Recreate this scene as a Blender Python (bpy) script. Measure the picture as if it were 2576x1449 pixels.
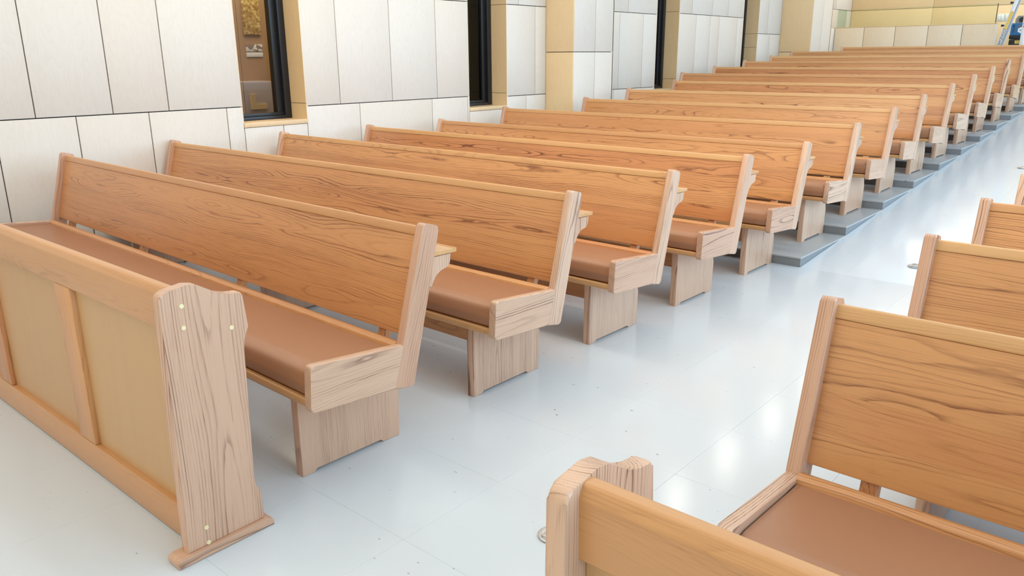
import bpy, bmesh, math, random
from mathutils import Vector, Matrix
random.seed(7)
for o in list(bpy.data.objects): bpy.data.objects.remove(o, do_unlink=True)
scene = bpy.context.scene
COL = scene.collection

# ------------------------------------------------------------------ camera
cam_d = bpy.data.cameras.new('camera'); cam = bpy.data.objects.new('camera', cam_d); COL.objects.link(cam)
pi_, ya_, ro_ = math.radians(-16.3952), math.radians(-40.7634), math.radians(-0.4085)
fw = Vector((math.sin(ya_)*math.cos(pi_), math.cos(ya_)*math.cos(pi_), math.sin(pi_)))
rt = fw.cross(Vector((0, 0, 1))).normalized(); up = rt.cross(fw)
r2 = rt*math.cos(ro_)+up*math.sin(ro_); u2 = -rt*math.sin(ro_)+up*math.cos(ro_)
m = Matrix((r2, u2, -fw)).transposed().to_4x4(); m.translation = Vector((1.9961, -1.3802, 1.4183))
cam.matrix_world = m
cam_d.sensor_width = 36; cam_d.lens = 27.5687; cam_d.clip_start = .05; cam_d.clip_end = 200
scene.camera = cam

# ------------------------------------------------------------------ light, world, exposure
scene.view_settings.view_transform = 'Standard'; scene.view_settings.look = 'None'
scene.view_settings.gamma = 1.0; scene.view_settings.use_curve_mapping = False
scene.view_settings.exposure = 0.09
world = bpy.data.worlds.new('sky'); scene.world = world; world.use_nodes = True
bg = world.node_tree.nodes['Background']; bg.inputs[0].default_value = (.70, .86, 1, 1); bg.inputs[1].default_value = 1.2

CEIL = 4.2; XR = 8.0; XL = -3.7; YF = -5.5; YB = 15.75
def area(name, loc, rot, sx, sy, power, col):
    l = bpy.data.lights.new(name, 'AREA'); l.shape = 'RECTANGLE'; l.size = sx; l.size_y = sy; l.energy = power; l.color = col
    o = bpy.data.objects.new(name, l); COL.objects.link(o); o.location = loc; o.rotation_euler = rot
    return o
# daylight entering by the glazed wall across the aisle, and by the entrance glazing behind the photographer
area('daylight_side_windows', (XR-.25, 6.0, 2.3), (0, math.radians(90), 0), 3.2, 18, 740, (.50, .76, 1))
area('daylight_front_windows', (.3, YF+.25, 2.4), (math.radians(90), 0, 0), 7, 3.2, 62, (1, .86, .68))
area('front_ceiling_light', (-1.6, .2, CEIL-.12), (0, 0, 0), 3.6, 6, 72, (1, .85, .66))
area('clerestory_light', (2.0, 1.2, CEIL-.5), (math.radians(74), 0, 0), 9, .7, 105, (1, .90, .75))  # unseen fill added to brighten the far pews and half wall
area('ceiling_cove_light', (1.8, 6.2, CEIL-.12), (0, 0, 0), 8, 17, 205, (.74, .88, 1))  # broad overhead fill added above the pews, no fixture stands there
area('rear_bay_light', (-1.2, 14.95, CEIL-.1), (0, 0, 0), 4, .8, 55, (1, .92, .78))  # warm fill added to brighten the rear wall
area('corridor_light', (-4.9, 3.0, 3.0), (0, 0, 0), .8, 2.2, 30, (1, .92, .80))  # fill added to light the stand-ins behind the first window

# ------------------------------------------------------------------ node helpers
def newmat(name):
    mt = bpy.data.materials.new(name); mt.use_nodes = True
    nt = mt.node_tree; b = nt.nodes['Principled BSDF']
    return mt, nt, b
def N(nt, typ, **kw):
    n = nt.nodes.new(typ)
    for k, v in kw.items(): setattr(n, k, v)
    return n
def math_(nt, op, a, b=None, c=None):
    n = nt.nodes.new('ShaderNodeMath'); n.operation = op
    for i, v in enumerate((a, b, c)):
        if v is None: continue
        if isinstance(v, (int, float)): n.inputs[i].default_value = v
        else: nt.links.new(v, n.inputs[i])
    return n.outputs[0]
def comb(nt, x, y, z):
    n = nt.nodes.new('ShaderNodeCombineXYZ')
    for i, v in enumerate((x, y, z)):
        if isinstance(v, (int, float)): n.inputs[i].default_value = v
        else: nt.links.new(v, n.inputs[i])
    return n.outputs[0]
def noise(nt, vec, scale=1, detail=2, rough=.5):
    n = nt.nodes.new('ShaderNodeTexNoise'); n.inputs['Scale'].default_value = scale; n.inputs['Detail'].default_value = detail
    n.inputs['Roughness'].default_value = rough; nt.links.new(vec, n.inputs['Vector']); return n
def mixc(nt, f, a, b):
    n = nt.nodes.new('ShaderNodeMix'); n.data_type = 'RGBA'
    for i, v in ((0, f), (6, a), (7, b)):
        if isinstance(v, (int, float)): n.inputs[i].default_value = v
        elif isinstance(v, tuple): n.inputs[i].default_value = (*v, 1)
        else: nt.links.new(v, n.inputs[i])
    return n.outputs[2]
def lin(r, g, b):
    f = lambda c: (c/255/12.92) if c/255 <= .04045 else ((c/255+.055)/1.055)**2.4
    return (f(r), f(g), f(b))
def plain(name, col, rough=.5, metal=0, spec=.5):
    mt, nt, b = newmat(name)
    b.inputs['Base Color'].default_value = (*col, 1); b.inputs['Roughness'].default_value = rough
    b.inputs['Metallic'].default_value = metal; b.inputs['Specular IOR Level'].default_value = spec
    return mt

def oak(name, axis, light, light2, dark, rings=85, strength=.75, rough=.36, wb=1.0):
    """solid oak: growth rings around a pith that wanders along the grain axis"""
    mt, nt, b = newmat(name); L = nt.links.new
    tc = N(nt, 'ShaderNodeTexCoord'); oi = N(nt, 'ShaderNodeObjectInfo'); rnd = oi.outputs['Random']
    mp = N(nt, 'ShaderNodeMapping'); L(tc.outputs['Object'], mp.inputs['Vector'])
    sx = N(nt, 'ShaderNodeSeparateXYZ'); L(mp.outputs[0], sx.inputs[0])
    x, y, z = sx.outputs
    if axis == 'x': g, p, q = x, y, z
    elif axis == 'y': g, p, q = y, x, z
    elif axis == 'z': g, p, q = z, x, y
    elif axis == 'p':                                   # raked post: grain runs up the rake
        mp.inputs['Rotation'].default_value = (math.radians(15.5), 0, 0); g, p, q = z, x, y
    fr = lambda k: math_(nt, 'FRACT', math_(nt, 'MULTIPLY', rnd, k))
    gs = math_(nt, 'ADD', g, math_(nt, 'MULTIPLY', rnd, 61.0))
    n1 = noise(nt, comb(nt, math_(nt, 'MULTIPLY', gs, 1.15), math_(nt, 'MULTIPLY', p, 5.0), math_(nt, 'MULTIPLY', q, 5.0)), 1, 1.5)
    n2 = noise(nt, comb(nt, math_(nt, 'MULTIPLY', gs, 7.0), math_(nt, 'MULTIPLY', p, 26.0), math_(nt, 'MULTIPLY', q, 26.0)), 1, 2)
    s1 = N(nt, 'ShaderNodeSeparateColor'); L(n1.outputs['Color'], s1.inputs[0])
    wob = lambda s, k: math_(nt, 'MULTIPLY', math_(nt, 'SUBTRACT', s, .5), k)
    # pith sits off the broad face, drifting
    pp = math_(nt, 'ADD', math_(nt, 'ADD', p, math_(nt, 'MULTIPLY_ADD', fr(57.7), .07, .02)), wob(s1.outputs[0], .11*wb))
    qq = math_(nt, 'ADD', math_(nt, 'ADD', q, math_(nt, 'MULTIPLY_ADD', fr(91.3), .14, -.07)), wob(s1.outputs[1], .09*wb))
    r = math_(nt, 'SQRT', math_(nt, 'ADD', math_(nt, 'MULTIPLY', pp, pp), math_(nt, 'MULTIPLY', qq, qq)))
    rp = math_(nt, 'ADD', math_(nt, 'MULTIPLY', r, rings), wob(n2.outputs['Fac'], .9*wb))
    f = math_(nt, 'FRACT', rp)
    cr = N(nt, 'ShaderNodeValToRGB'); L(f, cr.inputs[0]); e = cr.color_ramp.elements
    e[0].position = 0; e[0].color = (.25, .25, .25, 1); e[1].position = 1; e[1].color = (.2, .2, .2, 1)
    for pos, v in ((.06, 1), (.16, .62), (.34, .16), (.65, .0), (.95, .0)):
        k = e.new(pos); k.color = (v, v, v, 1)
    fib = noise(nt, comb(nt, math_(nt, 'MULTIPLY', gs, 9.0), math_(nt, 'MULTIPLY', p, 420.0), math_(nt, 'MULTIPLY', q, 420.0)), 1, 2, .6)
    fibv = math_(nt, 'SUBTRACT', fib.outputs['Fac'], .5)
    soft = noise(nt, comb(nt, math_(nt, 'MULTIPLY', gs, 1.2), math_(nt, 'MULTIPLY', p, 18.0), math_(nt, 'MULTIPLY', q, 18.0)), 1, 2)
    wn = N(nt, 'ShaderNodeTexWhiteNoise', noise_dimensions='1D'); L(math_(nt, 'ADD', math_(nt, 'FLOOR', rp), math_(nt, 'MULTIPLY', rnd, 97.0)), wn.inputs['W'])
    hsh = wn.outputs['Value']
    base = mixc(nt, fr(17.3), light, light2)
    base = mixc(nt, math_(nt, 'POWER', fr(71.9), 3.0), base, (light2[0]*.93, light2[1]*.86, light2[2]*.86))
    brk = math_(nt, 'MULTIPLY', math_(nt, 'MULTIPLY_ADD', hsh, 1.15, .2), math_(nt, 'MULTIPLY_ADD', fib.outputs['Fac'], 1.2, .35))
    amt = math_(nt, 'MULTIPLY', math_(nt, 'MULTIPLY', cr.outputs[0], brk), math_(nt, 'MULTIPLY', math_(nt, 'MULTIPLY_ADD', soft.outputs['Fac'], 1.6, -.1), math_(nt, 'MULTIPLY_ADD', fr(33.1), .85*strength, .4*strength)))
    amt = math_(nt, 'ADD', amt, math_(nt, 'MULTIPLY', fibv, .75))
    amt = math_(nt, 'ADD', amt, math_(nt, 'MULTIPLY', math_(nt, 'SUBTRACT', soft.outputs['Fac'], .5), .5))
    cl = N(nt, 'ShaderNodeClamp'); L(amt, cl.inputs[0])
    col = mixc(nt, cl.outputs[0], base, dark)
    L(col, b.inputs['Base Color'])
    bp = N(nt, 'ShaderNodeBump'); bp.inputs['Strength'].default_value = .12; bp.inputs['Distance'].default_value = .0015
    L(math_(nt, 'SUBTRACT', fib.outputs['Fac'], math_(nt, 'MULTIPLY', cr.outputs[0], .4)), bp.inputs['Height']); L(bp.outputs[0], b.inputs['Normal'])
    b.inputs['Roughness'].default_value = rough; b.inputs['Coat Weight'].default_value = .35; b.inputs['Coat Roughness'].default_value = .3
    return mt

OL, OL2, OD = lin(217, 160, 104), lin(208, 146, 93), lin(126, 70, 34)
M = {}
for ax in 'xyzp':
    M['oak_'+ax] = oak('oak_grain_'+ax, ax, OL, OL2, OD, 120, 1.2)
M['oak_rail'] = oak('oak_pale_rail', 'x', lin(220, 174, 120), lin(212, 162, 108), lin(164, 110, 64), 150, .5)  # paler than the planks: overhead light put into the colour
EL, EL2, ED = lin(219, 183, 156), lin(214, 174, 144), lin(122, 80, 60)  # same oak, paler and pinker: cool side light and glare put into colour
M['end_y'] = oak('oak_end_grain_y', 'y', EL, EL2, ED, 150, 1.25, .33, .6)
M['end_z'] = oak('oak_end_grain_z', 'z', EL, EL2, ED, 150, 1.2, .33, .6)
M['end_p'] = oak('oak_end_grain_post', 'p', EL, EL2, ED, 150, 1.25, .33, .6)
M['oak_plain'] = oak('oak_plain_rail', 'x', lin(208, 154, 100), lin(202, 146, 94), lin(150, 96, 54), 200, .35)
M['veneer'] = oak('oak_veneer_panel', 'z', lin(205, 166, 118), lin(200, 160, 112), lin(178, 136, 90), 240, .35, .45)

def maple(name, light, light2, dark, rough=.45):
    mt, nt, b = newmat(name); L = nt.links.new
    tc = N(nt, 'ShaderNodeTexCoord'); oi = N(nt, 'ShaderNodeObjectInfo'); rnd = oi.outputs['Random']
    sx = N(nt, 'ShaderNodeSeparateXYZ'); L(tc.outputs['Object'], sx.inputs[0]); x, y, z = sx.outputs
    zs = math_(nt, 'ADD', z, math_(nt, 'MULTIPLY', rnd, 53.0))
    w = noise(nt, comb(nt, math_(nt, 'MULTIPLY', x, 5.0), math_(nt, 'MULTIPLY', y, 5.0), math_(nt, 'MULTIPLY', zs, 1.6)), 1, 3)
    rg = math_(nt, 'FRACT', math_(nt, 'ADD', math_(nt, 'MULTIPLY', w.outputs['Fac'], 14.0), math_(nt, 'MULTIPLY', y, 6.0)))
    fb = noise(nt, comb(nt, math_(nt, 'MULTIPLY', x, 160.0), math_(nt, 'MULTIPLY', y, 160.0), math_(nt, 'MULTIPLY', zs, 6.0)), 1, 2)
    cr = N(nt, 'ShaderNodeValToRGB'); L(rg, cr.inputs[0]); e = cr.color_ramp.elements
    e[0].color = (1, 1, 1, 1); e[1].position = .5; e[1].color = (0, 0, 0, 1)
    amt = math_(nt, 'ADD', math_(nt, 'MULTIPLY', cr.outputs[0], .12), math_(nt, 'MULTIPLY', fb.outputs['Fac'], .3))
    col = mixc(nt, amt, mixc(nt, math_(nt, 'FRACT', math_(nt, 'MULTIPLY', rnd, 19.0)), light, light2), dark)
    L(col, b.inputs['Base Color']); b.inputs['Roughness'].default_value = rough
    return mt
M['maple'] = maple('pale_maple_panel', lin(226, 221, 214), lin(224, 215, 204), lin(202, 190, 175))
M['maple_side'] = maple('maple_reveal', lin(238, 214, 172), lin(234, 208, 164), lin(214, 182, 136))  # same maple tinted tan: warm light on side faces put into colour
M['maple_warm'] = maple('warm_maple_panel', lin(242, 228, 204), lin(240, 222, 194), lin(216, 192, 160))  # same maple, warmer and lighter: front light on the half wall in colour
M['joint'] = plain('dark_joint', (.03, .03, .032), .8)
M['black'] = plain('black_window_metal', (.012, .013, .016), .35)
M['steel'] = plain('brushed_steel', (.55, .56, .57), .3, 1)
M['dowel'] = plain('pale_dowel', lin(238, 222, 176), .5)
M['pad_foot'] = plain('white_glide', (.75, .75, .74), .5)

def vinyl():
    mt, nt, b = newmat('tan_vinyl'); L = nt.links.new
    tc = N(nt, 'ShaderNodeTexCoord')
    n1 = noise(nt, tc.outputs['Object'], 3, 2); n2 = noise(nt, tc.outputs['Object'], 420, 2)
    L(mixc(nt, n1.outputs['Fac'], lin(172, 123, 91), lin(164, 115, 84)), b.inputs['Base Color'])
    bp = N(nt, 'ShaderNodeBump'); bp.inputs['Strength'].default_value = .12; bp.inputs['Distance'].default_value = .001
    L(n2.outputs['Fac'], bp.inputs['Height']); L(bp.outputs[0], b.inputs['Normal'])
    b.inputs['Roughness'].default_value = .42
    return mt
M['vinyl'] = vinyl()

def floor_mat(name, c1, c2, rough):
    mt, nt, b = newmat(name); L = nt.links.new
    gm = N(nt, 'ShaderNodeNewGeometry'); pos = gm.outputs['Position']
    n1 = noise(nt, pos, 1.3, 3); n2 = noise(nt, pos, 55, 2); n3 = noise(nt, pos, 6, 2)
    col = mixc(nt, n1.outputs['Fac'], c1, c2)
    # scuff specks: short dark marks
    mp = N(nt, 'ShaderNodeMapping'); L(pos, mp.inputs[0]); mp.inputs['Rotation'].default_value = (0, 0, .8); mp.inputs['Scale'].default_value = (26, 60, 1)
    sc = noise(nt, mp.outputs[0], 1, 1)
    cr = N(nt, 'ShaderNodeValToRGB'); L(sc.outputs['Fac'], cr.inputs[0]); e = cr.color_ramp.elements
    e[0].position = .765; e[0].color = (0, 0, 0, 1); e[1].position = .80; e[1].color = (.6, .6, .6, 1)
    col = mixc(nt, cr.outputs[0], col, (.12, .11, .10))
    L(col, b.inputs['Base Color'])
    bp = N(nt, 'ShaderNodeBump'); bp.inputs['Strength'].default_value = .06; bp.inputs['Distance'].default_value = .004
    L(math_(nt, 'ADD', n3.outputs['Fac'], math_(nt, 'MULTIPLY', n2.outputs['Fac'], .25)), bp.inputs['Height']); L(bp.outputs[0], b.inputs['Normal'])
    b.inputs['Roughness'].default_value = rough
    return mt
M['tile'] = floor_mat('polished_pale_tile', lin(212, 220, 227), lin(207, 216, 224), .16)
M['tread'] = floor_mat('grey_step_tread', lin(176, 180, 183), lin(168, 173, 177), .3)
M['riser'] = floor_mat('grey_step_riser', lin(138, 142, 146), lin(122, 126, 130), .45)

# ------------------------------------------------------------------ mesh helpers
def finish(bm, name, mat, parent=None, recenter=True, ang=38):
    bmesh.ops.recalc_face_normals(bm, faces=bm.faces)
    for f in bm.faces: f.smooth = True
    for e in bm.edges: e.smooth = (len(e.link_faces) == 2 and e.calc_face_angle(9) < math.radians(ang) and max(len(f.verts) for f in e.link_faces) <= 6)
    c = Vector((0, 0, 0))
    if recenter and bm.verts:
        lo = Vector([min(v.co[i] for v in bm.verts) for i in range(3)]); hi = Vector([max(v.co[i] for v in bm.verts) for i in range(3)])
        c = (lo+hi)/2
        for v in bm.verts: v.co -= c
    me = bpy.data.meshes.new(name); bm.to_mesh(me); bm.free()
    me.materials.append(mat)
    return link(name, me, c, parent)
def link(name, me, loc=(0, 0, 0), parent=None):
    o = bpy.data.objects.new(name, me); COL.objects.link(o); o.location = loc
    if parent is not None: o.parent = parent
    return o
def box_bm(lo, hi, bev=0, seg=2, bm=None):
    nb = bm or bmesh.new(); vs = []
    for i in range(8): vs.append(nb.verts.new((hi[0] if i & 1 else lo[0], hi[1] if i & 2 else lo[1], hi[2] if i & 4 else lo[2])))
    for f in ((0, 2, 3, 1), (4, 5, 7, 6), (0, 1, 5, 4), (2, 6, 7, 3), (0, 4, 6, 2), (1, 3, 7, 5)): nb.faces.new([vs[i] for i in f])
    if bev: bmesh.ops.bevel(nb, geom=nb.edges[:], offset=bev, segments=seg, affect='EDGES', profile=.5)
    return nb
def box(name, lo, hi, mat, parent=None, bev=0, seg=2): return finish(box_bm(lo, hi, bev, seg), name, mat, parent)
def rounded(pts, rad, n=4):
    """2D polygon with rounded corners; rad scalar or list"""
    out = []; k = len(pts)
    for i, p in enumerate(pts):
        r = rad[i] if isinstance(rad, (list, tuple)) else rad
        p = Vector(p); a = Vector(pts[i-1])-p; b = Vector(pts[(i+1) % k])-p
        if r <= 0: out.append(tuple(p)); continue
        an = a.angle(b); dd = min(r/math.tan(an/2), a.length*.49, b.length*.49)
        s = p+a.normalized()*dd; e = p+b.normalized()*dd
        for j in range(n+1):
            t = j/n; out.append(tuple(s*(1-t)**2+p*2*t*(1-t)+e*t*t))
    return out
def prism_bm(prof, u0, u1, bev=.003, seg=2, axis='x'):
    """profile in the (y,z) plane swept along x (axis x), or (x,z) swept along y"""
    bm = bmesh.new()
    P = (lambda u, a, b: (u, a, b)) if axis == 'x' else ((lambda u, a, b: (a, u, b)) if axis == 'y' else (lambda u, a, b: (a, b, u)))
    A = [bm.verts.new(P(u0, a, b)) for a, b in prof]; B = [bm.verts.new(P(u1, a, b)) for a, b in prof]
    bm.faces.new(A); bm.faces.new(B[::-1]); n = len(prof)
    for i in range(n): bm.faces.new((A[i], B[i], B[(i+1) % n], A[(i+1) % n]))
    if bev:
        caps = [e for e in bm.edges if (e.verts[0] in A and e.verts[1] in A) or (e.verts[0] in B and e.verts[1] in B)]
        bmesh.ops.bevel(bm, geom=caps, offset=bev, segments=seg, affect='EDGES', profile=.5)
    return bm
def prism(name, prof, u0, u1, mat, parent=None, bev=.003, seg=2, axis='x'):
    return finish(prism_bm(prof, u0, u1, bev, seg, axis), name, mat, parent)
def cyl_bm(c, r, h, n=20, axis='z', bev=0, r2=None):
    bm = bmesh.new()
    bmesh.ops.create_cone(bm, cap_ends=True, segments=n, radius1=r, radius2=r if r2 is None else r2, depth=h)
    R = {'z': Matrix(), 'x': Matrix.Rotation(math.pi/2, 4, 'Y'), 'y': Matrix.Rotation(-math.pi/2, 4, 'X')}[axis]
    bmesh.ops.transform(bm, matrix=Matrix.Translation(c) @ R, verts=bm.verts)
    if bev:
        es = [e for e in bm.edges if e.calc_face_angle(0) > .9]
        bmesh.ops.bevel(bm, geom=es, offset=bev, segments=2, affect='EDGES', profile=.5)
    return bm
def merge(*bms):
    out = bmesh.new()
    for b in bms:
        me = bpy.data.meshes.new('t'); b.to_mesh(me); b.free(); out.from_mesh(me); bpy.data.meshes.remove(me)
    return out
def tag(o, label=None, cat=None, group=None, kind=None):
    if label: o['label'] = label
    if cat: o['category'] = cat
    if group: o['group'] = group
    if kind: o['kind'] = kind
    return o
def empty(name, loc=(0, 0, 0), rz=0):
    o = bpy.data.objects.new(name, None); COL.objects.link(o); o.location = loc; o.rotation_euler = (0, 0, rz); o.empty_display_size = .1
    return o

# ------------------------------------------------------------------ floor, ramp and terraces
STEP_Y0, STEP_D, STEP_H, NSTEP, STEP_X = 3.93, .905, .07, 10, .07
SL = STEP_H/STEP_D
AISLE_R = 1.33
fl = box('floor', (XL-.2, YF, -.12), (XR, STEP_Y0+.02, -.012), M['joint'])
tag(fl, 'pale grey polished tile floor in front of the steps', 'floor', kind='structure')
TP = .4415; TG = .0002
tile_me = {}
def tile_mesh(w, h):
    k = (round(w, 4), round(h, 4))
    if k not in tile_me:
        bm = box_bm((-w/2, -h/2, -.008), (w/2, h/2, 0), 0)
        top = [e for e in bm.edges if all(v.co.z > -.001 for v in e.verts)]
        bmesh.ops.bevel(bm, geom=top, offset=.0003, segments=1, affect='EDGES')
        me = bpy.data.meshes.new('floor_tile'); bm.to_mesh(me); bm.free(); me.materials.append(M['tile']); tile_me[k] = me
    return tile_me[k]
rest = bmesh.new()
ys = []; y = .866-TP*15
while y < STEP_Y0:
    ys.append((y, min(y+TP, STEP_Y0))); y += TP
ys = [(max(a, YF), b) for a, b in ys if b > YF+.02]
x0 = .373-TP*10
xs = []; x = x0
while x < XR:
    xs.append((max(x, XL), min(x+TP, XR))); x += TP
for (ya, yb) in ys:
    for (xa, xb) in xs:
        if xb-xa < .03 or yb-ya < .03: continue
        w, h = xb-xa-2*TG, yb-ya-2*TG
        cx_, cy_ = (xa+xb)/2, (ya+yb)/2
        if -1.9 < cx_ < 1.9 and cy_ > -.95 or (cx_ > -1.4 and cx_ < 1.2 and cy_ > -1.3):
            t = link('floor_tile', tile_mesh(w, h), (cx_, cy_, 0), fl)
            t.location = (cx_-fl.location.x, cy_-fl.location.y, 0-fl.location.z)
            t.rotation_euler = (random.gauss(0, .00025), random.gauss(0, .00025), 0)
        else:
            box_bm((xa+TG, ya+TG, -.01), (xb-TG, yb-TG, 0), 0, bm=rest)
ro = finish(rest, 'far_floor_tiles', M['tile'], None); ro.parent = fl; ro.location = ro.location-fl.location; ro['kind'] = 'stuff'

# ramped aisle
ymax = YB
ramp_bm = bmesh.new()
za, zb = 0, SL*(STEP_D*NSTEP)
yt = STEP_Y0+STEP_D*NSTEP
pf = [(STEP_Y0, -.012), (yt, zb-.012), (ymax, zb-.012), (ymax, -.12), (STEP_Y0, -.12)]
rp = prism('floor_ramp', pf, STEP_X, AISLE_R, M['joint'], None, 0)
tag(rp, 'pale grey tiled aisle ramp rising beside the steps', 'floor', kind='structure')
ang = math.atan(SL)
cols = [(STEP_X, .373), (.373, .373+TP), (.373+TP, .373+2*TP), (.373+2*TP, AISLE_R)]
k = 0
sy = STEP_Y0
while sy < ymax-.05:
    flat = sy >= yt-.01
    e = min(sy+TP*(1 if flat else math.cos(ang)), ymax if flat else yt)
    for xa, xb in cols:
        if xb-xa < .03: continue
        ym = (sy+e)/2; zm = zb if flat else SL*(ym-STEP_Y0)
        t = link('floor_tile', tile_mesh(xb-xa-2*TG, (e-sy)/(1 if flat else math.cos(ang))-2*TG), (0, 0, 0), rp)
        t.location = Vector(((xa+xb)/2, ym, zm))-rp.location
        t.rotation_euler = ((0 if flat else ang)+random.gauss(0, .00025), random.gauss(0, .00025), 0)
    sy = e
# stepped terraces under the raised pews, both sides of the ramp
ORD = ['first', 'second', 'third', 'fourth', 'fifth', 'sixth', 'seventh', 'eighth', 'ninth', 'tenth', 'eleventh', 'twelfth', 'thirteenth', 'fourteenth', 'fifteenth']
def step(k, xa, xb, where):
    ya = STEP_Y0+STEP_D*k; yb = ya+STEP_D if k < NSTEP-1 else YB
    z = STEP_H*(k+1)
    o = box('floor_step', (xa, ya, -.1), (xb, yb, z-.012), M['riser'])
    tag(o, f'{ORD[k]} grey step up from the flat floor, {where}', 'step', 'steps ' + where, 'structure')
    tr = prism('tread', [(ya-.004, z-.012), (ya-.004, z-.003), (ya, z), (yb-.003, z), (yb-.003, z-.012)], xa+.001, xb+(.004 if xb < 1 else -.002), M['tread'], None, .0015, 1)
    tr.parent = o; tr.location = tr.location-o.location
for k in range(NSTEP):
    step(k, XL-.2, STEP_X-.002, 'under the wall side pews')
for k in range(NSTEP):
    step(k, AISLE_R+.002, XR, 'across the aisle ramp')

# ------------------------------------------------------------------ left wall of maple panels with four windows
def yw(v): return -1.3802+(v+1.3802)*((XL-1.9961)/(-3.75-1.9961))     # measured on a plane at -3.75, moved to the wall plane
PT = .018; JG = .0035
wl = empty('wall_left', (XL, 0, 0)); tag(wl, 'wall of pale maple panels beside the pews', 'wall', kind='structure')
WZ0, WZ1 = .92, 3.3          # window opening heights
wins = [(yw(2.043), yw(2.640), .93), (yw(4.635), yw(5.224), .92), (yw(8.30), yw(8.894), .98), (yw(10.939), yw(11.505), 1.1)]
def wbox(name, y0, y1, z0, z1, mat, x0=-.12, x1=0.0, bev=0):
    o = box(name, (x0, y0, z0), (x1, y1, z1), mat, None, bev); o.parent = wl; return o
edges = [YF]+[v for w in wins for v in w[:2]]+[YB]
for i in range(0, len(edges), 2): wbox('backing', edges[i], edges[i+1], -.1, CEIL, M['joint'], -.3, -PT)
for a, b_, zs in wins:
    wbox('backing', a, b_, -.1, zs-.03, M['joint'], -.3, -PT); wbox('backing', a, b_, WZ1, CEIL, M['joint'], -.3, -PT)
def panels(y0, y1, rows, parent, fn):
    """rows: list of (z0, z1, [joints])"""
    for z0, z1, js in rows:
        e = [y0]+[j for j in js if y0+.02 < j < y1-.02]+[y1]
        for a, b_ in zip(e, e[1:]): fn(a+JG, b_-JG, z0+JG, z1-JG)
def wp(a, b_, c, d_): wbox('panel', a, b_, c, d_, M['maple'], -PT, 0, .0012)
def J(*v): return [yw(q) for q in v]
def rows(zl, low, mid, top, zm=1.95):
    r = [(0.0, zl, J(*low)), (zl, zm, J(*mid)), (zm, 2.87, J(*top))]
    r += [(2.87, 3.78, J(*mid)), (3.78, CEIL, J(*low))]
    return r
panels(YF, wins[0][0], rows(1.060, (-3.9, -3.3, -2.8, -2.2, -1.7, -1.2, -.7, -.2, .303, .797, 1.294, 1.905), (-4, -3.4, -3, -2.5, -2, -1.5, -1, -.5, .05, .551, 1.046, 1.448), (-3, -2, -1, .3, 1.2, 1.7)), wl, wp)
panels(wins[0][1], wins[1][0], rows(1.038, (3.208, 4.104, 4.611), (2.998, 3.598, 4.18), (3.4, 4.0)), wl, wp)
# below the window sills
for (a, b_, zs), js in zip(wins, ((2.403,), (), (8.6,), ())):
    e = [a]+J(*js)+[b_]
    for q, s in zip(e, e[1:]): wp(q+JG, s-JG, 0, zs-.035)
    wp(a+JG, b_-JG, WZ1+JG, CEIL)
C1 = (5.837, 6.62, -3.32); C2 = (12.3, 13.2, -3.17)
panels(wins[1][1], C1[0], rows(1.016, (5.553,), (5.708,), (5.423,)), wl, wp)
panels(C1[0], wins[2][0], rows(1.018, (7.3, 7.809), (7.399, 7.958), (7.587,)), wl, wp)
panels(wins[2][1], wins[3][0], rows(1.04, (9.1, 9.9, 10.5), (9.391, 9.821, 10.116, 10.726), (9.256, 9.872, 10.39), 1.985), wl, wp)
panels(wins[3][1], C2[0], rows(1.04, (11.9,), (12.0,), (11.87,), 1.76), wl, wp)
panels(C2[0], YB, rows(1.3, (13.9, 14.8), (14.3, 15.1), (14, 15), 2.262), wl, wp)

def window(n, y0, y1, zs, glass, label):
    w = empty(f'window_{n}', (XL, (y0+y1)/2, zs)); tag(w, label, 'window', kind='structure')
    h = (y1-y0)/2; z1 = WZ1-zs; dp = -.215
    def wb(name, lo, hi, mat, bev=0):
        o = box(name, lo, hi, mat, w, bev); return o
    # lined reveals with a joint at each panel course
    jz = [0, .13 if n != 4 else .45, 1.03 if n < 4 else .66, z1]
    for s in (1, -1):
        for a, b_ in zip(jz, jz[1:]):
            wb('reveal_panel', (dp, min(s*(h-.001), s*(h+.016)), a+JG*.6), (-.0005, max(s*(h-.001), s*(h+.016)), b_-JG*.6), M['maple_side'])
    wb('head_panel', (dp, -h, z1-.016), (0, h, z1), M['maple_side'])
    wb('sill', (dp, -h-.0, -.032), (.004, h+.0, .003), M['sill'], .002)
    # black metal frame: outer frame, stepped inner sash, glass
    fwid = .062; x0, x1 = dp-.09, dp
    for s in (1, -1):
        wb('frame_jamb', (x0, min(s*h, s*(h-fwid)), .0), (x1, max(s*h, s*(h-fwid)), z1-.016), M['black'], .002)
        wb('sash_stile', (x0, min(s*(h-fwid), s*(h-fwid-.058)), .055), (x1-.03, max(s*(h-fwid), s*(h-fwid-.058)), z1-.07), M['black'], .002)
    wb('frame_rail', (x0, -h+fwid, .0), (x1, h-fwid, .03), M['black'], .002)
    wb('frame_rail', (x0, -h+fwid, z1-.07), (x1, h-fwid, z1-.016), M['black'], .002)
    wb('sash_rail', (x0, -h+fwid, .03), (x1-.02, h-fwid, .055), M['black'], .002)
    wb('pane', (x0+.03, -h+fwid+.06, .05), (x0+.036, h-fwid-.06, z1-.07), glass)
    return w
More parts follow.
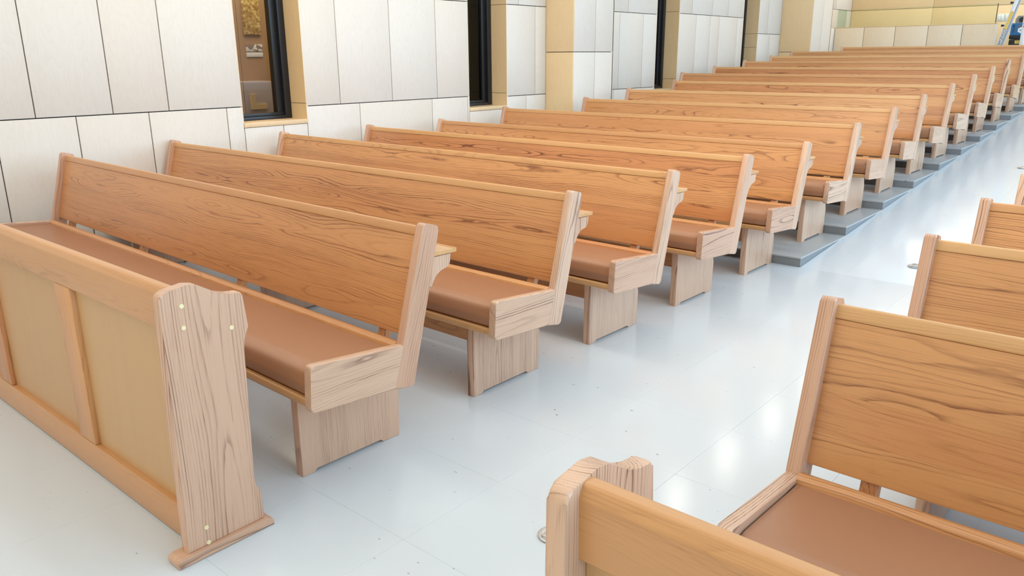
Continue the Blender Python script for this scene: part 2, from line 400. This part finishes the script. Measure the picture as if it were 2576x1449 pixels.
def glass_mat(name, tint, alpha):
    mt, nt, b = newmat(name)
    nt.nodes.remove(b); out = nt.nodes['Material Output']
    tr = N(nt, 'ShaderNodeBsdfTransparent'); tr.inputs[0].default_value = (*tint, 1)
    gl = N(nt, 'ShaderNodeBsdfGlossy'); gl.inputs['Roughness'].default_value = .02; gl.inputs[0].default_value = (.95, 1, .98, 1)
    fr = N(nt, 'ShaderNodeFresnel'); fr.inputs[0].default_value = 1.16
    mx = N(nt, 'ShaderNodeMixShader'); ge = N(nt, 'ShaderNodeNewGeometry'); nt.links.new(math_(nt, 'MULTIPLY', math_(nt, 'ADD', fr.outputs[0], alpha), math_(nt, 'SUBTRACT', 1.0, ge.outputs['Backfacing'])), mx.inputs[0])
    nt.links.new(tr.outputs[0], mx.inputs[1]); nt.links.new(gl.outputs[0], mx.inputs[2]); nt.links.new(mx.outputs[0], out.inputs[0])
    return mt
M['sill'] = maple('maple_sill', lin(232, 205, 165), lin(228, 198, 155), lin(205, 168, 122))
M['glass'] = glass_mat('clear_glass', (.93, .93, .9), .0)
M['glass_dark'] = glass_mat('smoked_glass', (.55, .52, .5), .02)
M['glass_green'] = glass_mat('green_tinted_glass', (.93, .96, .92), .01)
M['glass_green_deep'] = glass_mat('green_glass_end_pane', (.80, .86, .83), .02)
wl_lab = ['tall black framed window showing a brown passage behind its glass', 'narrow black framed window with dark glass before the first pillar',
          'black framed window recess just past the first pillar', 'black framed window recess before the far pillar']
for i, (a, b_, zs) in enumerate(wins): window(i+1, a, b_, zs, M['glass'] if i == 0 else M['glass_dark'], wl_lab[i])

# backing added behind the windows: stands in for reflections and dark panes
XC = -5.6
M['dim'] = plain('dim_passage', lin(70, 66, 62), .7)  # for the dark box added so the far panes look dark
tag(box('wall_passage_dim', (XC-.1, 4.26, -.1), (XC, 12.6, CEIL), M['dim']), 'dark passage wall behind the far windows', 'wall', kind='structure')
tag(box('wall_passage_end', (XC, 12.5, -.1), (XL-.31, 12.6, CEIL), M['dim']), 'dark end wall of the unlit passage', 'wall', kind='structure')
tag(box('ceiling_passage', (XC-.1, 1.5, CEIL), (XL-.41, 12.6, CEIL+.15), M['dim']), 'dark ceiling over the passage behind the windows', 'ceiling', kind='structure')
tag(box('floor_passage_dim', (XC, 4.26, -.1), (XL-.31, 12.5, 0), M['dim']), 'dark floor of the unlit passage', 'floor', kind='structure')
cw = box('wall_passage', (XC-.1, 1.6, -.1), (XC, 4.25, CEIL), plain('passage_tan', lin(184, 146, 100), .6)); tag(cw, 'tan wall of the passage seen through the first window', 'wall', kind='structure')  # tan reflection in the glass, built as a wall behind it
for nm, lo, hi in (('wall_passage_near', (XC, 1.55, -.1), (XL-.31, 1.6, CEIL)), ('wall_passage_far', (XC, 4.2, -.1), (XL-.31, 4.25, CEIL))):
    tag(box(nm, lo, hi, M['maple_side']), 'tan end wall closing the passage behind the first window', 'wall', kind='structure')
tag(box('floor_passage', (XC, 1.6, -.1), (XL-.31, 4.2, 0), plain('passage_floor', lin(190, 185, 180), .5)), 'grey floor of the passage behind the first window', 'floor', kind='structure')
def gold():
    mt, nt, b = newmat('golden_foliage'); tc = N(nt, 'ShaderNodeTexCoord')
    n = noise(nt, tc.outputs['Object'], 32, 5, .7)
    cr = N(nt, 'ShaderNodeValToRGB'); nt.links.new(n.outputs['Fac'], cr.inputs[0]); e = cr.color_ramp.elements
    e[0].position = .34; e[0].color = (*lin(120, 88, 30), 1); e[1].position = .66; e[1].color = (*lin(246, 226, 150), 1); k = e.new(.5); k.color = (*lin(200, 158, 66), 1)
    nt.links.new(cr.outputs[0], b.inputs['Base Color']); b.inputs['Roughness'].default_value = .5
    return mt
gp = box('picture_panel', (XC+.001, 3.24, 1.66), (XC+.02, 3.435, 2.25), gold(), None, .002); tag(gp, 'golden leafy picture panel hung in the passage behind the first window', 'picture')  # gold reflection in the glass, built as a panel behind it
def chips():
    mt, nt, b = newmat('white_chip_print'); tc = N(nt, 'ShaderNodeTexCoord'); v = N(nt, 'ShaderNodeTexVoronoi'); v.inputs['Scale'].default_value = 26; nt.links.new(tc.outputs['Object'], v.inputs['Vector'])
    cr = N(nt, 'ShaderNodeValToRGB'); cr.color_ramp.interpolation = 'CONSTANT'; s = N(nt, 'ShaderNodeSeparateColor'); nt.links.new(v.outputs['Color'], s.inputs[0]); nt.links.new(s.outputs[0], cr.inputs[0]); e = cr.color_ramp.elements
    e[0].color = (*lin(150, 125, 105), 1); e[1].position = .5; e[1].color = (*lin(240, 238, 235), 1)
    nt.links.new(cr.outputs[0], b.inputs['Base Color']); return mt
nb = empty('notice_card', (XC+.001, 3.345, 1.44)); tag(nb, 'small white and grey notice card in the passage behind the first window', 'card')  # white patches of the reflection, built as a plate
box('print', (0, -.095, .055), (.008, .095, .125), chips(), nb, .001); box('strip', (0, -.095, 0), (.008, .095, .045), plain('card_white', lin(240, 240, 238), .5), nb, .001)
lb = empty('cabinet', (XC+.001, 3.29, 0)); tag(lb, 'pale lilac cabinet low in the passage behind the first window', 'cabinet')  # lilac patch of the reflection, built as a solid block
lil = plain('lilac_grey', lin(190, 176, 176), .5)
box('body', (0, -.3, 0), (.30, .07, 1.20), lil, lb, .003); box('door', (.3, -.29, .62), (.315, .06, 1.19), lil, lb, .003); box('door', (.3, -.29, .02), (.315, .06, .61), lil, lb, .003)
hb = finish(merge(box_bm((.3155, -.24, .93), (.335, -.18, 1.08)), box_bm((.3155, -.18, .93), (.335, -.06, .98))), 'corner_block', M['maple_side'], lb)
hb['label'] = 'tan L shaped wooden block on the door'
wd = box('wire', (XL-.32, yw(2.34), .93), (XL-.318, yw(2.34)+.002, 3.2), M['black']); 
wd.location.x -= .13; tag(wd, 'thin dark wire hanging behind the first window glass', 'wire')

# ------------------------------------------------------------------ pillars standing out from the wall
def pillar(y0, y1, xf, zj, zj_side, label, js):
    p = empty('wall_pillar', (xf, (y0+y1)/2, 0)); tag(p, label, 'pillar', 'pillars along the panelled wall', 'structure')
    h = (y1-y0)/2; d_ = XL-xf
    box('core', (d_+.001, -h+PT, -.1), (-PT, h-PT, CEIL), M['joint'], p)
    zr = [0]+zj+[CEIL]
    for a, b_ in zip(zr, zr[1:]):
        e = [-h]+[-h+2*h*j for j in js]+[h]
        for q, s in zip(e, e[1:]): box('panel', (-PT, q+(JG if q > -h else PT), a+JG), (0, s-JG, b_-JG), M['maple'], p, .0012)
    zr = [0]+zj_side+[CEIL]
    for a, b_ in zip(zr, zr[1:]):
        box('side_panel', (d_+.001, -h, a+JG), (0, -h+PT, b_-JG), M['maple_side'], p, .0012)
        box('side_panel', (d_+.001, h-PT, a+JG), (0, h, b_-JG), M['maple_side'], p, .0012)
pillar(*C1, [1.47, 2.95], [1.47, 2.95], 'first panelled pillar with tan side, near the dark window', [.53])
pillar(*C2, [2.9], [1.47, 2.9], 'far panelled pillar with tan side, next to the glass topped half wall', [.52])

# ------------------------------------------------------------------ rear: half wall with glass, back wall, other room walls, ceiling
ZR = STEP_H*NSTEP
YH = 14.2
hw = empty('wall_rear_half', (0, YH, ZR)); tag(hw, 'pale panelled half wall behind the last pew, glass on top', 'wall', kind='structure')
xs_ = [-3.45, -2.925, -2.39, -1.855, -1.32, -.83]; ZT = 1.905-ZR
box('core', (-3.68, PT, -.02), (-.83-PT, .14, ZT-.012), M['joint'], hw)
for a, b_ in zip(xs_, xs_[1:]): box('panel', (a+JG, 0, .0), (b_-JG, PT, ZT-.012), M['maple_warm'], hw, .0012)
box('end_panel', (-.83-PT, 0.002, 0), (-.83, .14, ZT-.012), M['maple'], hw, .0012)
box('cap', (-3.69, -.002, ZT-.011), (-.828, .142, ZT), M['sill'], hw, .002)
cn = box('corner_panel', (-3.68, -.19, 0), (-3.45, -.002, ZT-.012), M['maple'], hw, .001)
gb = empty('glass_balustrade', (0, YH+.07, 1.906)); tag(gb, 'clear greenish glass panel on top of the rear half wall', 'glass panel')
box('pane', (-3.44, -.006, 0), (-.862, .006, .31), M['glass_green'], gb)
box('end_edge', (-.862, -.008, 0), (-.852, .008, .31), plain('glass_edge', lin(70, 55, 30), .3), gb)
box('return_pane', (-3.452, -.006, 0), (-3.44, .46, .33), M['glass_green_deep'], gb)
def backwall():
    mt, nt, b = newmat('ribbed_tan_panel'); tc = N(nt, 'ShaderNodeTexCoord')
    br = N(nt, 'ShaderNodeTexWave'); br.bands_direction = 'Z'; br.inputs['Scale'].default_value = 20; nt.links.new(tc.outputs['Object'], br.inputs['Vector'])
    n = noise(nt, tc.outputs['Object'], 3, 3)
    c = mixc(nt, n.outputs['Fac'], lin(236, 208, 162), lin(228, 196, 148)); c = mixc(nt, math_(nt, 'MULTIPLY', br.outputs['Fac'], .05), c, lin(196, 156, 100))
    nt.links.new(c, b.inputs['Base Color']); b.inputs['Roughness'].default_value = .6
    bp = N(nt, 'ShaderNodeBump'); bp.inputs['Strength'].default_value = .12; bp.inputs['Distance'].default_value = .002; nt.links.new(br.outputs['Fac'], bp.inputs['Height']); nt.links.new(bp.outputs[0], b.inputs['Normal'])
    return mt
M['rib'] = backwall()
wb_ = box('wall_back', (XL-.4, YB+.02, -.1), (XR+.2, YB+.2, CEIL), M['joint']); tag(wb_, 'tan ribbed panel wall at the very back of the room', 'wall', kind='structure')
bx_ = [-3.7, -2.2, -.7, .8, 2.3, 3.8, 5.3, 6.8, 8.0]
for z0, z1 in ((ZR, 2.262), (2.262, 3.4), (3.4, CEIL)):
    for a, b_ in zip(bx_, bx_[1:]):
        o = box('panel', (a+.002, YB, z0+.003), (b_-.002, YB+.02, z1-.003), M['rib'], None, .001); o.parent = wb_; o.location = o.location-wb_.location
M['plate'] = plain('white_switch_plastic', lin(226, 230, 222), .4)
for i, xx in enumerate((-1.058, -.937)):
    s = empty('light_switch', (xx, YB, 2.05)); tag(s, ('white double light switch plate next to the glass edge' if i == 0 else 'white double light switch plate half behind the ladder'), 'light switch', 'switch plates on the back wall')
    box('plate', (-.057, -.008, -.06), (.057, -.001, .06), M['plate'], s, .002)
    for q in (-.024, .024): box('rocker', (q-.017, -.014, -.036), (q+.017, -.008, .038), M['plate'], s, .002)
tag(box('ceiling', (XL-.4, YF-.2, CEIL), (XR+.2, YB+.2, CEIL+.15), plain('ceiling_cream', lin(238, 236, 230), .7)), 'cream ceiling over the pews', 'ceiling', kind='structure')
tag(box('wall_front', (XL-.4, YF-.2, -.1), (XR+.2, YF, CEIL), M['maple_side']), 'maple clad wall behind the photographer', 'wall', kind='structure')
# glazed side wall across the room (open daylight bays between mullions)
rw = empty('wall_right', (XR, 0, 0)); tag(rw, 'glazed wall on the far side of the room', 'wall', kind='structure')
box('spandrel', (0, YF, -.1), (.2, YB, .7), M['maple'], rw); box('header', (0, YF, 3.9), (.2, YB, CEIL), M['maple'], rw)
yy = YF
while yy < YB:
    box('mullion', (0, yy, .7), (.2, yy+.25, 3.9), M['black'], rw); yy += 2.2

# ------------------------------------------------------------------ pews
PEW_T = .036
POST = rounded([(.452, .864), (.524, .844), (.375, .277), (.302, .289), (.331, .446)][::-1], [0, .0, .012, .014, .014][::1], 4)
POST = rounded([(.452, .866), (.526, .846), (.376, .277), (.290, .291)], [.014, .016, .012, .0], 4)
ARM = rounded([(-.044, .480), (.343, .446), (.298, .291), (-.056, .320)], [.016, 0, 0, .016], 4)
BRACK = rounded([(.500, .734), (.585, .733), (.577, .700), (.570, .686), (.545, .682), (.528, .677), (.508, .664), (.494, .645), (.484, .622), (.465, .64)], [0, 0, .01, .012, .02, .02, .02, .02, .0, 0], 3)
SHELF = [(.49, .753), (.594, .750), (.597, .744), (.602, .744), (.606, .750), (.611, .750), (.611, .735), (.49, .737)]
CUSH = rounded([(.322, .432), (.02, .455), (-.030, .450), (-.044, .400), (-.036, .362), (.322, .352)], [.012, .05, .035, .04, .012, .01], 6)
SEAT = rounded([(-.048, .358), (-.048, .330), (.34, .318), (.34, .350)], [.006, .006, 0, 0], 3)
STRIP = rounded([(.306, .405), (.316, .446), (.336, .452), (.352, .448), (.350, .395)], [0, .01, .006, .006, 0], 3)
LEG = [(0, 0), (.05, 0), (.058, .013), (.352, .013), (.360, 0), (.44, 0), (.447, .19), (.40, .318), (.002, .330)]
LEG = rounded(LEG, [0, 0, .005, .005, 0, 0, 0, 0, 0], 3)
BK0, BK1 = Vector((.372, .462)), Vector((.475, .846))      # backrest face, bottom and top
bd = (BK1-BK0).normalized(); bn = Vector((bd.y, -bd.x))     # along the rake, and out of the back
cache = {}
def part(key, build, name, mat, parent):
    """share mesh data between alike parts"""
    if key in cache:
        me, c = cache[key]; return link(name, me, c, parent)
    o = finish(build(), name, mat, parent); cache[key] = (o.data, o.location.copy()); return o
def slab(s0, s1, th0, th1, rad=0):
    """cross section of a board lying on the backrest plane between s0 and s1 (fractions in metres from its bottom)"""
    p = [BK0+bd*s0+bn*th0, BK0+bd*s1+bn*th0, BK0+bd*s1+bn*th1, BK0+bd*s0+bn*th1]
    return [tuple(v) for v in p] if not rad else rounded([tuple(v) for v in p], rad, 3)
BL = (BK1-BK0).length
def pew(x, y, z, L, th, side, label, group, mat_seed=0, name='church_pew'):
    root = empty(name, (x, y, z), math.radians(th)); tag(root, label, 'pew', group)
    T = PEW_T; s = side
    def rng(a, b_): return (a, b_) if s > 0 else (-b_, -a)      # distances from the aisle end
    for e in (0, 1):
        a = (0, T) if e == 0 else (L-T, L)
        u0, u1 = rng(*a)
        post = part(('post', s, e, round(L, 3)), lambda: prism_bm(POST, u0, u1, .005, 2), 'end_post', M['end_p'], root)
        part(('arm', s, e, round(L, 3)), lambda: prism_bm(ARM, u0+.0006, u1-.0006, .005, 2), 'end_board', M['end_y'], root)
        v0, v1 = rng(*((.006, T-.004) if e == 0 else (L-T+.004, L-.006)))
        part(('br', s, e, round(L, 3)), lambda: prism_bm(BRACK, v0, v1, .002, 1), 'shelf_bracket', M['end_z'], root)
    u0, u1 = rng(T*.9, L-T*.9)
    lr = round(L, 3)
    part(('rail', s, lr), lambda: prism_bm(slab(BL-.036, BL, -.003, .027, [.004, .007, .008, 0]), u0, u1, 0), 'top_rail', M['oak_rail'], root)
    npk = 4; hh = (BL-.0365)/npk; cut = [0, .94, 2.05, 2.98, 4]
    for i in range(npk):
        part(('plank', i, s, lr), lambda: prism_bm(rounded([tuple(BK0+bd*(hh*cut[i]+.0001)+bn*0), tuple(BK0+bd*(hh*cut[i+1]-.0001)+bn*0), tuple(BK0+bd*(hh*cut[i+1]-.0001)+bn*.024), tuple(BK0+bd*(hh*cut[i]+.0001)+bn*.024)], [.006 if i == 0 else 0, 0, 0, 0], 2), u0, u1, 0), 'back_plank', M['oak_x'], root)
    part(('shelf', s, lr), lambda: prism_bm(SHELF, *rng(.004, L-.004), .001, 1), 'book_shelf', M['oak_rail'], root)
    part(('strip', s, lr), lambda: prism_bm(STRIP, u0, u1, 0), 'seat_back_rail', M['oak_x'], root)
    part(('seat', s, lr), lambda: prism_bm(SEAT, *rng(T+.0005, L-T-.0005), .002, 1), 'seat_board', M['oak_rail'], root)
    part(('cush', s, lr), lambda: prism_bm(CUSH, *rng(T+.004, L-T-.004), .012, 3), 'seat_cushion', M['vinyl'], root)
    part(('apron', s, lr), lambda: prism_bm([(.10, .205), (.10, .327), (.135, .326), (.135, .205)], *rng(.2, L-.2), .002, 1), 'apron', M['oak_x'], root)
    for k, d_ in enumerate((.177, L/2-.02, L-.177-.04)):
        leg = part(('leg', k, s, lr), lambda: prism_bm(LEG, *rng(d_, d_+.04), .003, 2), 'leg', M['end_z'], root)
        for (fa, fb) in ((.004, .046), (.364, .436)):
            f = part(('glide', k, fa, s, lr), lambda: box_bm((rng(d_+.004, d_+.036)[0], fa, -.0008), (rng(d_+.004, d_+.036)[1], fb, .004)), 'glide', M['pad_foot'], root)
            f.parent = leg; f.location = f.location-leg.location
    for k in range(4):
        d_ = .16+k*(L-.36)/3
        part(('sup', k, s, lr), lambda: prism_bm([(.352, .40), (.366, .56), (.41, .60), (.395, .33), (.352, .33)] if False else [tuple(BK0+bd*(-.13)+bn*.006), tuple(BK0+bd*.12+bn*.0245), tuple(BK0+bd*.12+bn*.05), tuple(BK0+bd*(-.13)+bn*.045)], *rng(d_, d_+.04), .002, 1), 'back_support', M['oak_z'], root)
    return root
PX = [0.0, -0.0018, 0.0071, 0.0239, 0.0394, 0.0734, 0.08, 0.0853, 0.0945, 0.096, 0.0984, 0.1034, 0.1246, .125, .13]
PY = [0.0, 0.8858, 1.7325, 2.5834, 3.4856, 4.3869, 5.2718, 6.1573, 7.0632, 7.9734, 8.8891, 9.8059, 10.7294, 11.65, 12.57]
PL = [3.431, 3.6427, 3.5845, 3.5745, 3.5631, 3.5549, 3.1689, 3.1542, 3.1452, 3.5624, 3.5442, 3.4789, 3.4581, 3.50, 3.01]
PTH = [-1.5, -0.46, -0.91, -1.06, -0.35, -0.11, 0.0, 1.0, -0.74, -1.0, -0.84, 0.54, 1.2, 1.2, 1.0]
for i in range(15):
    z = STEP_H*max(0, i-4)
    if i < 5: lab = f'oak pew with tan seat pad on the flat floor, {ORD[i]} behind the long panelled front'
    elif i == 14: lab = 'oak pew of the last row on the steps, in front of the half wall'
    else: lab = f'oak pew with tan seat pad on the {ORD[i-5]} terrace step beside the panelled wall'
    pew(PX[i], PY[i], z, PL[i], PTH[i], -1, lab, 'pews beside the panelled wall')
RX = [1.383, 1.391, 1.386, 1.392]; RY = [.014, .909, 1.768, 2.625]
for i in range(4):
    pew(RX[i], RY[i], 0, 3.6, 0, 1, f'oak pew in the {ORD[i]} row across the aisle from the wall side pews', 'pews across the aisle')

# ------------------------------------------------------------------ panelled fronts before the first pews
def pew_front(x, y, side, L, label, npan):
    root = empty('pew_front', (x, y, 0)); tag(root, label, 'pew front', 'panelled fronts before the first pews')
    T = .036; s = side
    def rng(a, b_): return (a, b_) if s > 0 else (-b_, -a)
    END = [(-.502, .028), (-.484, .818), (-.405, .829), (-.375, .823), (-.345, .804), (-.315, .786), (-.285, .776), (-.262, .7725), (-.243, .773), (-.234, .665), (-.250, .630), (-.254, .60), (-.268, .185), (-.266, .155), (-.250, .125), (-.247, .028)]
    END = rounded(END, [0, .022, .03, .03, .03, .05, .05, .03, .016, .012, .02, .03, .03, .015, .015, 0], 4)
    FOOT = rounded([(-.538, 0), (-.540, .020), (-.528, .030), (-.242, .030), (-.226, .022), (-.222, 0)], [.004, .006, .006, .004, .006, .003], 3)
    for e in (0, 1):
        u0, u1 = rng(*((0, T) if e == 0 else (L-T, L)))
        ep = prism('end_panel', END, u0, u1, M['end_z'], root, .006, 3)
        prism('foot', FOOT, u0-.014, u1+.014, M['end_y'], root, .004, 2)
        if e == 0:
            xo = 0
            for (dy, dz) in ((-.425, .773), (-.427, .711), (-.287, .675), (-.437, .089), (-.436, .030+.008)):
                dw = finish(cyl_bm((xo, dy, dz), .0068, .005, 18, 'x', .001), 'dowel', M['dowel'], root)
                dw.parent = ep; dw.location = dw.location-ep.location
    u0, u1 = rng(T-.001, L-T+.001)
    prism('top_rail', rounded([(-.452, .695), (-.454, .800), (-.444, .822), (-.418, .822), (-.412, .80), (-.412, .695)], [.003, .012, .012, .008, .003, .003], 4), u0, u1, M['oak_plain'], root, 0)
    prism('bottom_rail', rounded([(-.452, .004), (-.452, .118), (-.415, .118), (-.415, .004)], .003, 2), u0, u1, M['oak_plain'], root, 0)
    prism('ledge', rounded([(-.412, .672), (-.412, .688), (-.262, .676), (-.262, .66)], .003, 2), u0, u1, M['oak_rail'], root, 0)
    st = .128; pw = (L-2*T-(npan-1)*st)/npan; u = T
    for k in range(npan):
        a, b_ = rng(u, u+pw)
        box('panel', (a+.001, -.432, .110), (b_-.001, -.424, .70), M['veneer'], root)
        u += pw
        if k < npan-1:
            a, b_ = rng(u, u+st); box('stile', (a, -.451, .119), (b_, -.416, .694), M['oak_z'], root, .003)
            u += st
    # white glides under the bottom rail
    return root
pew_front(-.018, 0, -1, 3.215, 'long oak panelled front with dowelled end, before the wall side pews', 4)
pew_front(1.372, -.098, 1, 3.215, 'oak panelled front with scrolled end top, across the aisle', 4)

# ------------------------------------------------------------------ floor boxes in the aisle
M['box_in'] = plain('floor_box_inner', (.6, .61, .6), .35, .6)
for i, (fx, fy) in enumerate(((.712, .293), (.707, 4.323), (.737, 7.968))):
    zf = 0 if fy < STEP_Y0 else SL*(fy-STEP_Y0)
    r_ = empty('floor_box', (fx, fy, zf+.0016))
    if fy > STEP_Y0: r_.rotation_euler = (ang, 0, 0)
    tag(r_, ('round steel floor socket on the flat aisle beside the panelled front', 'round steel floor socket low on the aisle ramp', 'round steel floor socket further up the aisle ramp')[i], 'floor socket', 'floor sockets along the aisle')
    bm = cyl_bm((0, 0, .003), .046, .006, 36, 'z', .002); finish(bm, 'ring', M['steel'], r_)
    finish(cyl_bm((0, 0, .0065), .036, .003, 32, 'z', .0008), 'lid', M['box_in'], r_)
    box('flap', (-.02, -.032, .008), (.02, .032, .0105), M['steel'], r_, .001)

# ------------------------------------------------------------------ builder's things by the half wall
YTB = 14.05
tb = empty('work_table', (-.30, 14.84, ZR)); tag(tb, 'low work table behind the last pew under the crate and case', 'table')
M['ply'] = plain('plywood', lin(190, 160, 115), .6)
box('table_top', (-.45, -.26, .72), (.55, .26, .745), M['ply'], tb, .003)
for sx_ in (-.38, .5):
    for sy_ in (-.22, .22): box('leg', (sx_-.02, sy_-.02, 0), (sx_+.02, sy_+.02, .72), M['ply'], tb, .002)
ZTB = ZR+.7452
cs = empty('tool_case', (-.42, 14.82, ZTB)); tag(cs, 'black tool case with yellow label under the blue crate', 'case')
M['case'] = plain('black_plastic', (.018, .02, .024), .45)
box('body', (-.27, -.16, 0.0), (.27, .16, .20), M['case'], cs, .012, 3); box('lid', (-.275, -.165, .205), (.275, .165, .275), M['case'], cs, .012, 3)
for q in (-.02, .2): box('latch', (q-.03, -.178, .17), (q+.03, -.16, .235), M['case'], cs, .004)
lbm = plain('yellow_label', lin(220, 190, 95), .5)
box('label_plate', (-.18, -.163, .135), (-.065, -.159, .186), lbm, cs, .001)
cr_ = empty('milk_crate', (-.49, 14.82, ZTB+.2755)); tag(cr_, 'blue plastic milk crate with white badge stacked on the black case', 'crate')
M['crate'] = plain('blue_plastic', lin(28, 110, 170), .4)
W2, D2, H2 = .2, .15, .188
box('base', (-W2, -D2, 0), (W2, D2, .012), M['crate'], cr_, .002)
for sy_ in (-1, 1):
    yy0 = sy_*D2
    ya, yb = min(yy0, yy0-sy_*.012), max(yy0, yy0-sy_*.012)
    bms = [box_bm((-W2, ya, .012), (W2, yb, .04)), box_bm((-W2, ya, H2-.03), (W2, yb, H2))]
    for q in range(6): bms.append(box_bm((-W2+q*(2*W2-.025)/5, ya, .04), (-W2+q*(2*W2-.025)/5+.025, yb, H2-.03)))
    for q in range(3): bms.append(box_bm((-W2, ya+.001, .06+q*.026), (W2, yb-.001, .07+q*.026)))
    finish(merge(*bms), 'lattice_side', M['crate'], cr_)
for sx_ in (-1, 1):
    xx0 = sx_*W2; xa, xb = min(xx0, xx0-sx_*.012), max(xx0, xx0-sx_*.012)
    bms = [box_bm((xa, -D2+.012, .012), (xb, D2-.012, .04)), box_bm((xa, -D2+.012, H2-.03), (xb, D2-.012, H2))]
    for q in range(4): bms.append(box_bm((xa, -D2+.012+q*.083, .04), (xb, -D2+.037+q*.083, H2-.03)))
    finish(merge(*bms), 'lattice_end', M['crate'], cr_)
hexp = [(-.045+.055*math.cos(math.pi/6+k*math.pi/3), .075+.05*math.sin(math.pi/6+k*math.pi/3)) for k in range(6)]
prism('badge', hexp, -D2-.006, -D2-.0005, plain('badge_white', lin(240, 242, 244), .5), cr_, .001, 1, 'y')
def text(s, size, mat, parent, loc, rot, name='lettering'):
    c = bpy.data.curves.new(name, 'FONT'); c.body = s; c.size = size; c.align_x = 'CENTER'; c.align_y = 'CENTER'; c.extrude = .0006
    o = bpy.data.objects.new(name, c); COL.objects.link(o)
    dg = bpy.context.evaluated_depsgraph_get(); me = bpy.data.meshes.new_from_object(o.evaluated_get(dg)); bpy.data.objects.remove(o)
    me.materials.clear(); me.materials.append(mat)
    t = link(name, me, loc, parent); t.rotation_euler = rot; return t
M['ink'] = plain('ink_dark', (.02, .02, .05), .6)
text('m', .06, M['ink'], cr_, (-.045, -D2-.0072, .078), (math.pi/2, 0, 0))
text('7.20', .036, M['ink'], cs, (-.12, -.1645, .16), (math.pi/2, 0, 0))
# work radio on the crate's far side
rd = empty('work_radio', (-.595, 14.87, ZTB+.2755+.0125)); tag(rd, 'grey work radio with round black speaker standing in the crate', 'radio')
M['rad'] = plain('radio_grey', lin(150, 140, 130), .5)
prism('body', rounded([(-.07, 0), (-.07, .25), (-.04, .30), (.06, .30), (.06, 0)], .012, 3), -.04, .04, M['rad'], rd, .004, 2, 'y')
finish(cyl_bm((.02, -.044, .235), .04, .008, 24, 'y', .002), 'speaker', M['case'], rd)

# ladder: splayed aluminium pair of rails with rungs, printed rail, rubber lock knobs
ld = empty('folding_ladder', (-.6, 13.91, ZR)); tag(ld, 'white and silver folding ladder standing beside the half wall', 'ladder')
M['alu'] = plain('white_aluminium', lin(226, 230, 236), .35, .15); M['blu'] = plain('blue_grey_metal', lin(160, 172, 188), .35, .3)
def bar(name, p, q, w, d_, mat, parent, bev=.004):
    p, q = Vector(p), Vector(q); a = q-p; ln = a.length
    bm = box_bm((-w/2, -d_/2, 0), (w/2, d_/2, ln), bev)
    zax = a.normalized(); xax = Vector((0, 1, 0)).cross(zax).normalized(); yax = zax.cross(xax)
    bmesh.ops.transform(bm, matrix=Matrix.Translation(p) @ Matrix((xax, yax, zax)).transposed().to_4x4(), verts=bm.verts)
    return finish(bm, name, mat, parent)
HL = 2.4
tilt = .235
A0 = Vector((-.30, 0, 0)); A1 = A0+Vector((tilt*HL, 0, HL))
rail_f = bar('rail', A0, A1, .062, .028, M['alu'], ld)
bar('rail_edge', A0+Vector((.048, -.004, 0)), A1+Vector((.048, -.004, 0)), .02, .034, M['blu'], ld)
bar('rail', A0+Vector((.02, .2, 0)), A1+Vector((-.02, .2, 0)), .062, .028, M['alu'], ld)
B0 = Vector((.225, -.02, 0)); B1 = Vector((.225, -.02, HL))
bar('rail', B0, B1, .062, .028, M['alu'], ld); bar('rail', B0+Vector((0, .22, 0)), B1+Vector((0, .22, 0)), .062, .028, M['alu'], ld)
for k in range(8):
    z_ = .22+k*.28; px = A0.x+tilt*z_
    bar('rung', (px+.004, .014, z_), (px+.004, .19, z_), .03, .045, M['alu'], ld)
    bar('rung', (.225, .0, z_), (.225, .19, z_), .03, .045, M['alu'], ld)
for z_ in (.83, 1.155, 1.50):
    px = A0.x+tilt*z_
    kn = finish(cyl_bm((px-.05, -.004, z_), .02, .05, 14, 'x', .004, .012), 'lock_knob', M['case'], ld)
ra = -math.atan2(1, tilt)
def rail_pt(z_): return (A0.x+tilt*z_, -.0155, z_)
st_ = bar('warning_sticker', Vector(rail_pt(1.10))+Vector((.004, 0, 0)), Vector(rail_pt(1.37))+Vector((.004, 0, 0)), .04, .002, plain('sticker_yellow', lin(232, 196, 92), .5), ld, 0)
# lettering printed down the rail
dirv = Vector((tilt, 0, 1)).normalized()
text('JOONDARAU', .055, M['ink'], ld, rail_pt(.945), (math.pi/2, -math.atan2(1, tilt)+math.pi, 0))
text('NERE', .05, M['ink'], ld, (.225, -.036, 1.17), (math.pi/2, math.pi/2, 0))

# ------------------------------------------------------------------ ceiling downlights (their glints show on the polished floor)
M['lamp'] = bpy.data.materials.new('lamp_glow'); M['lamp'].use_nodes = True
nt = M['lamp'].node_tree; b = nt.nodes['Principled BSDF']; b.inputs['Emission Color'].default_value = (1, .93, .8, 1); b.inputs['Emission Strength'].default_value = 38
M['trimw'] = plain('lamp_trim', (.8, .8, .8), .4)
for lx in (-2.35,):
    for ly in (-2.2, .8, 3.9, 5.4, 6.95, 8.4, 10.0, 11.6, 13.2):
        if lx > -2 and ly in (5.4, 8.4, 11.6): continue
        d_ = empty('downlight', (lx, ly, CEIL)); tag(d_, 'round recessed ceiling downlight in the cream ceiling', 'downlight', 'ceiling downlights')
        finish(cyl_bm((0, 0, -.006), .15, .012, 28, 'z', .003), 'trim', M['trimw'], d_); finish(cyl_bm((0, 0, -.0135), .12, .003, 28, 'z'), 'lens', M['lamp'], d_)
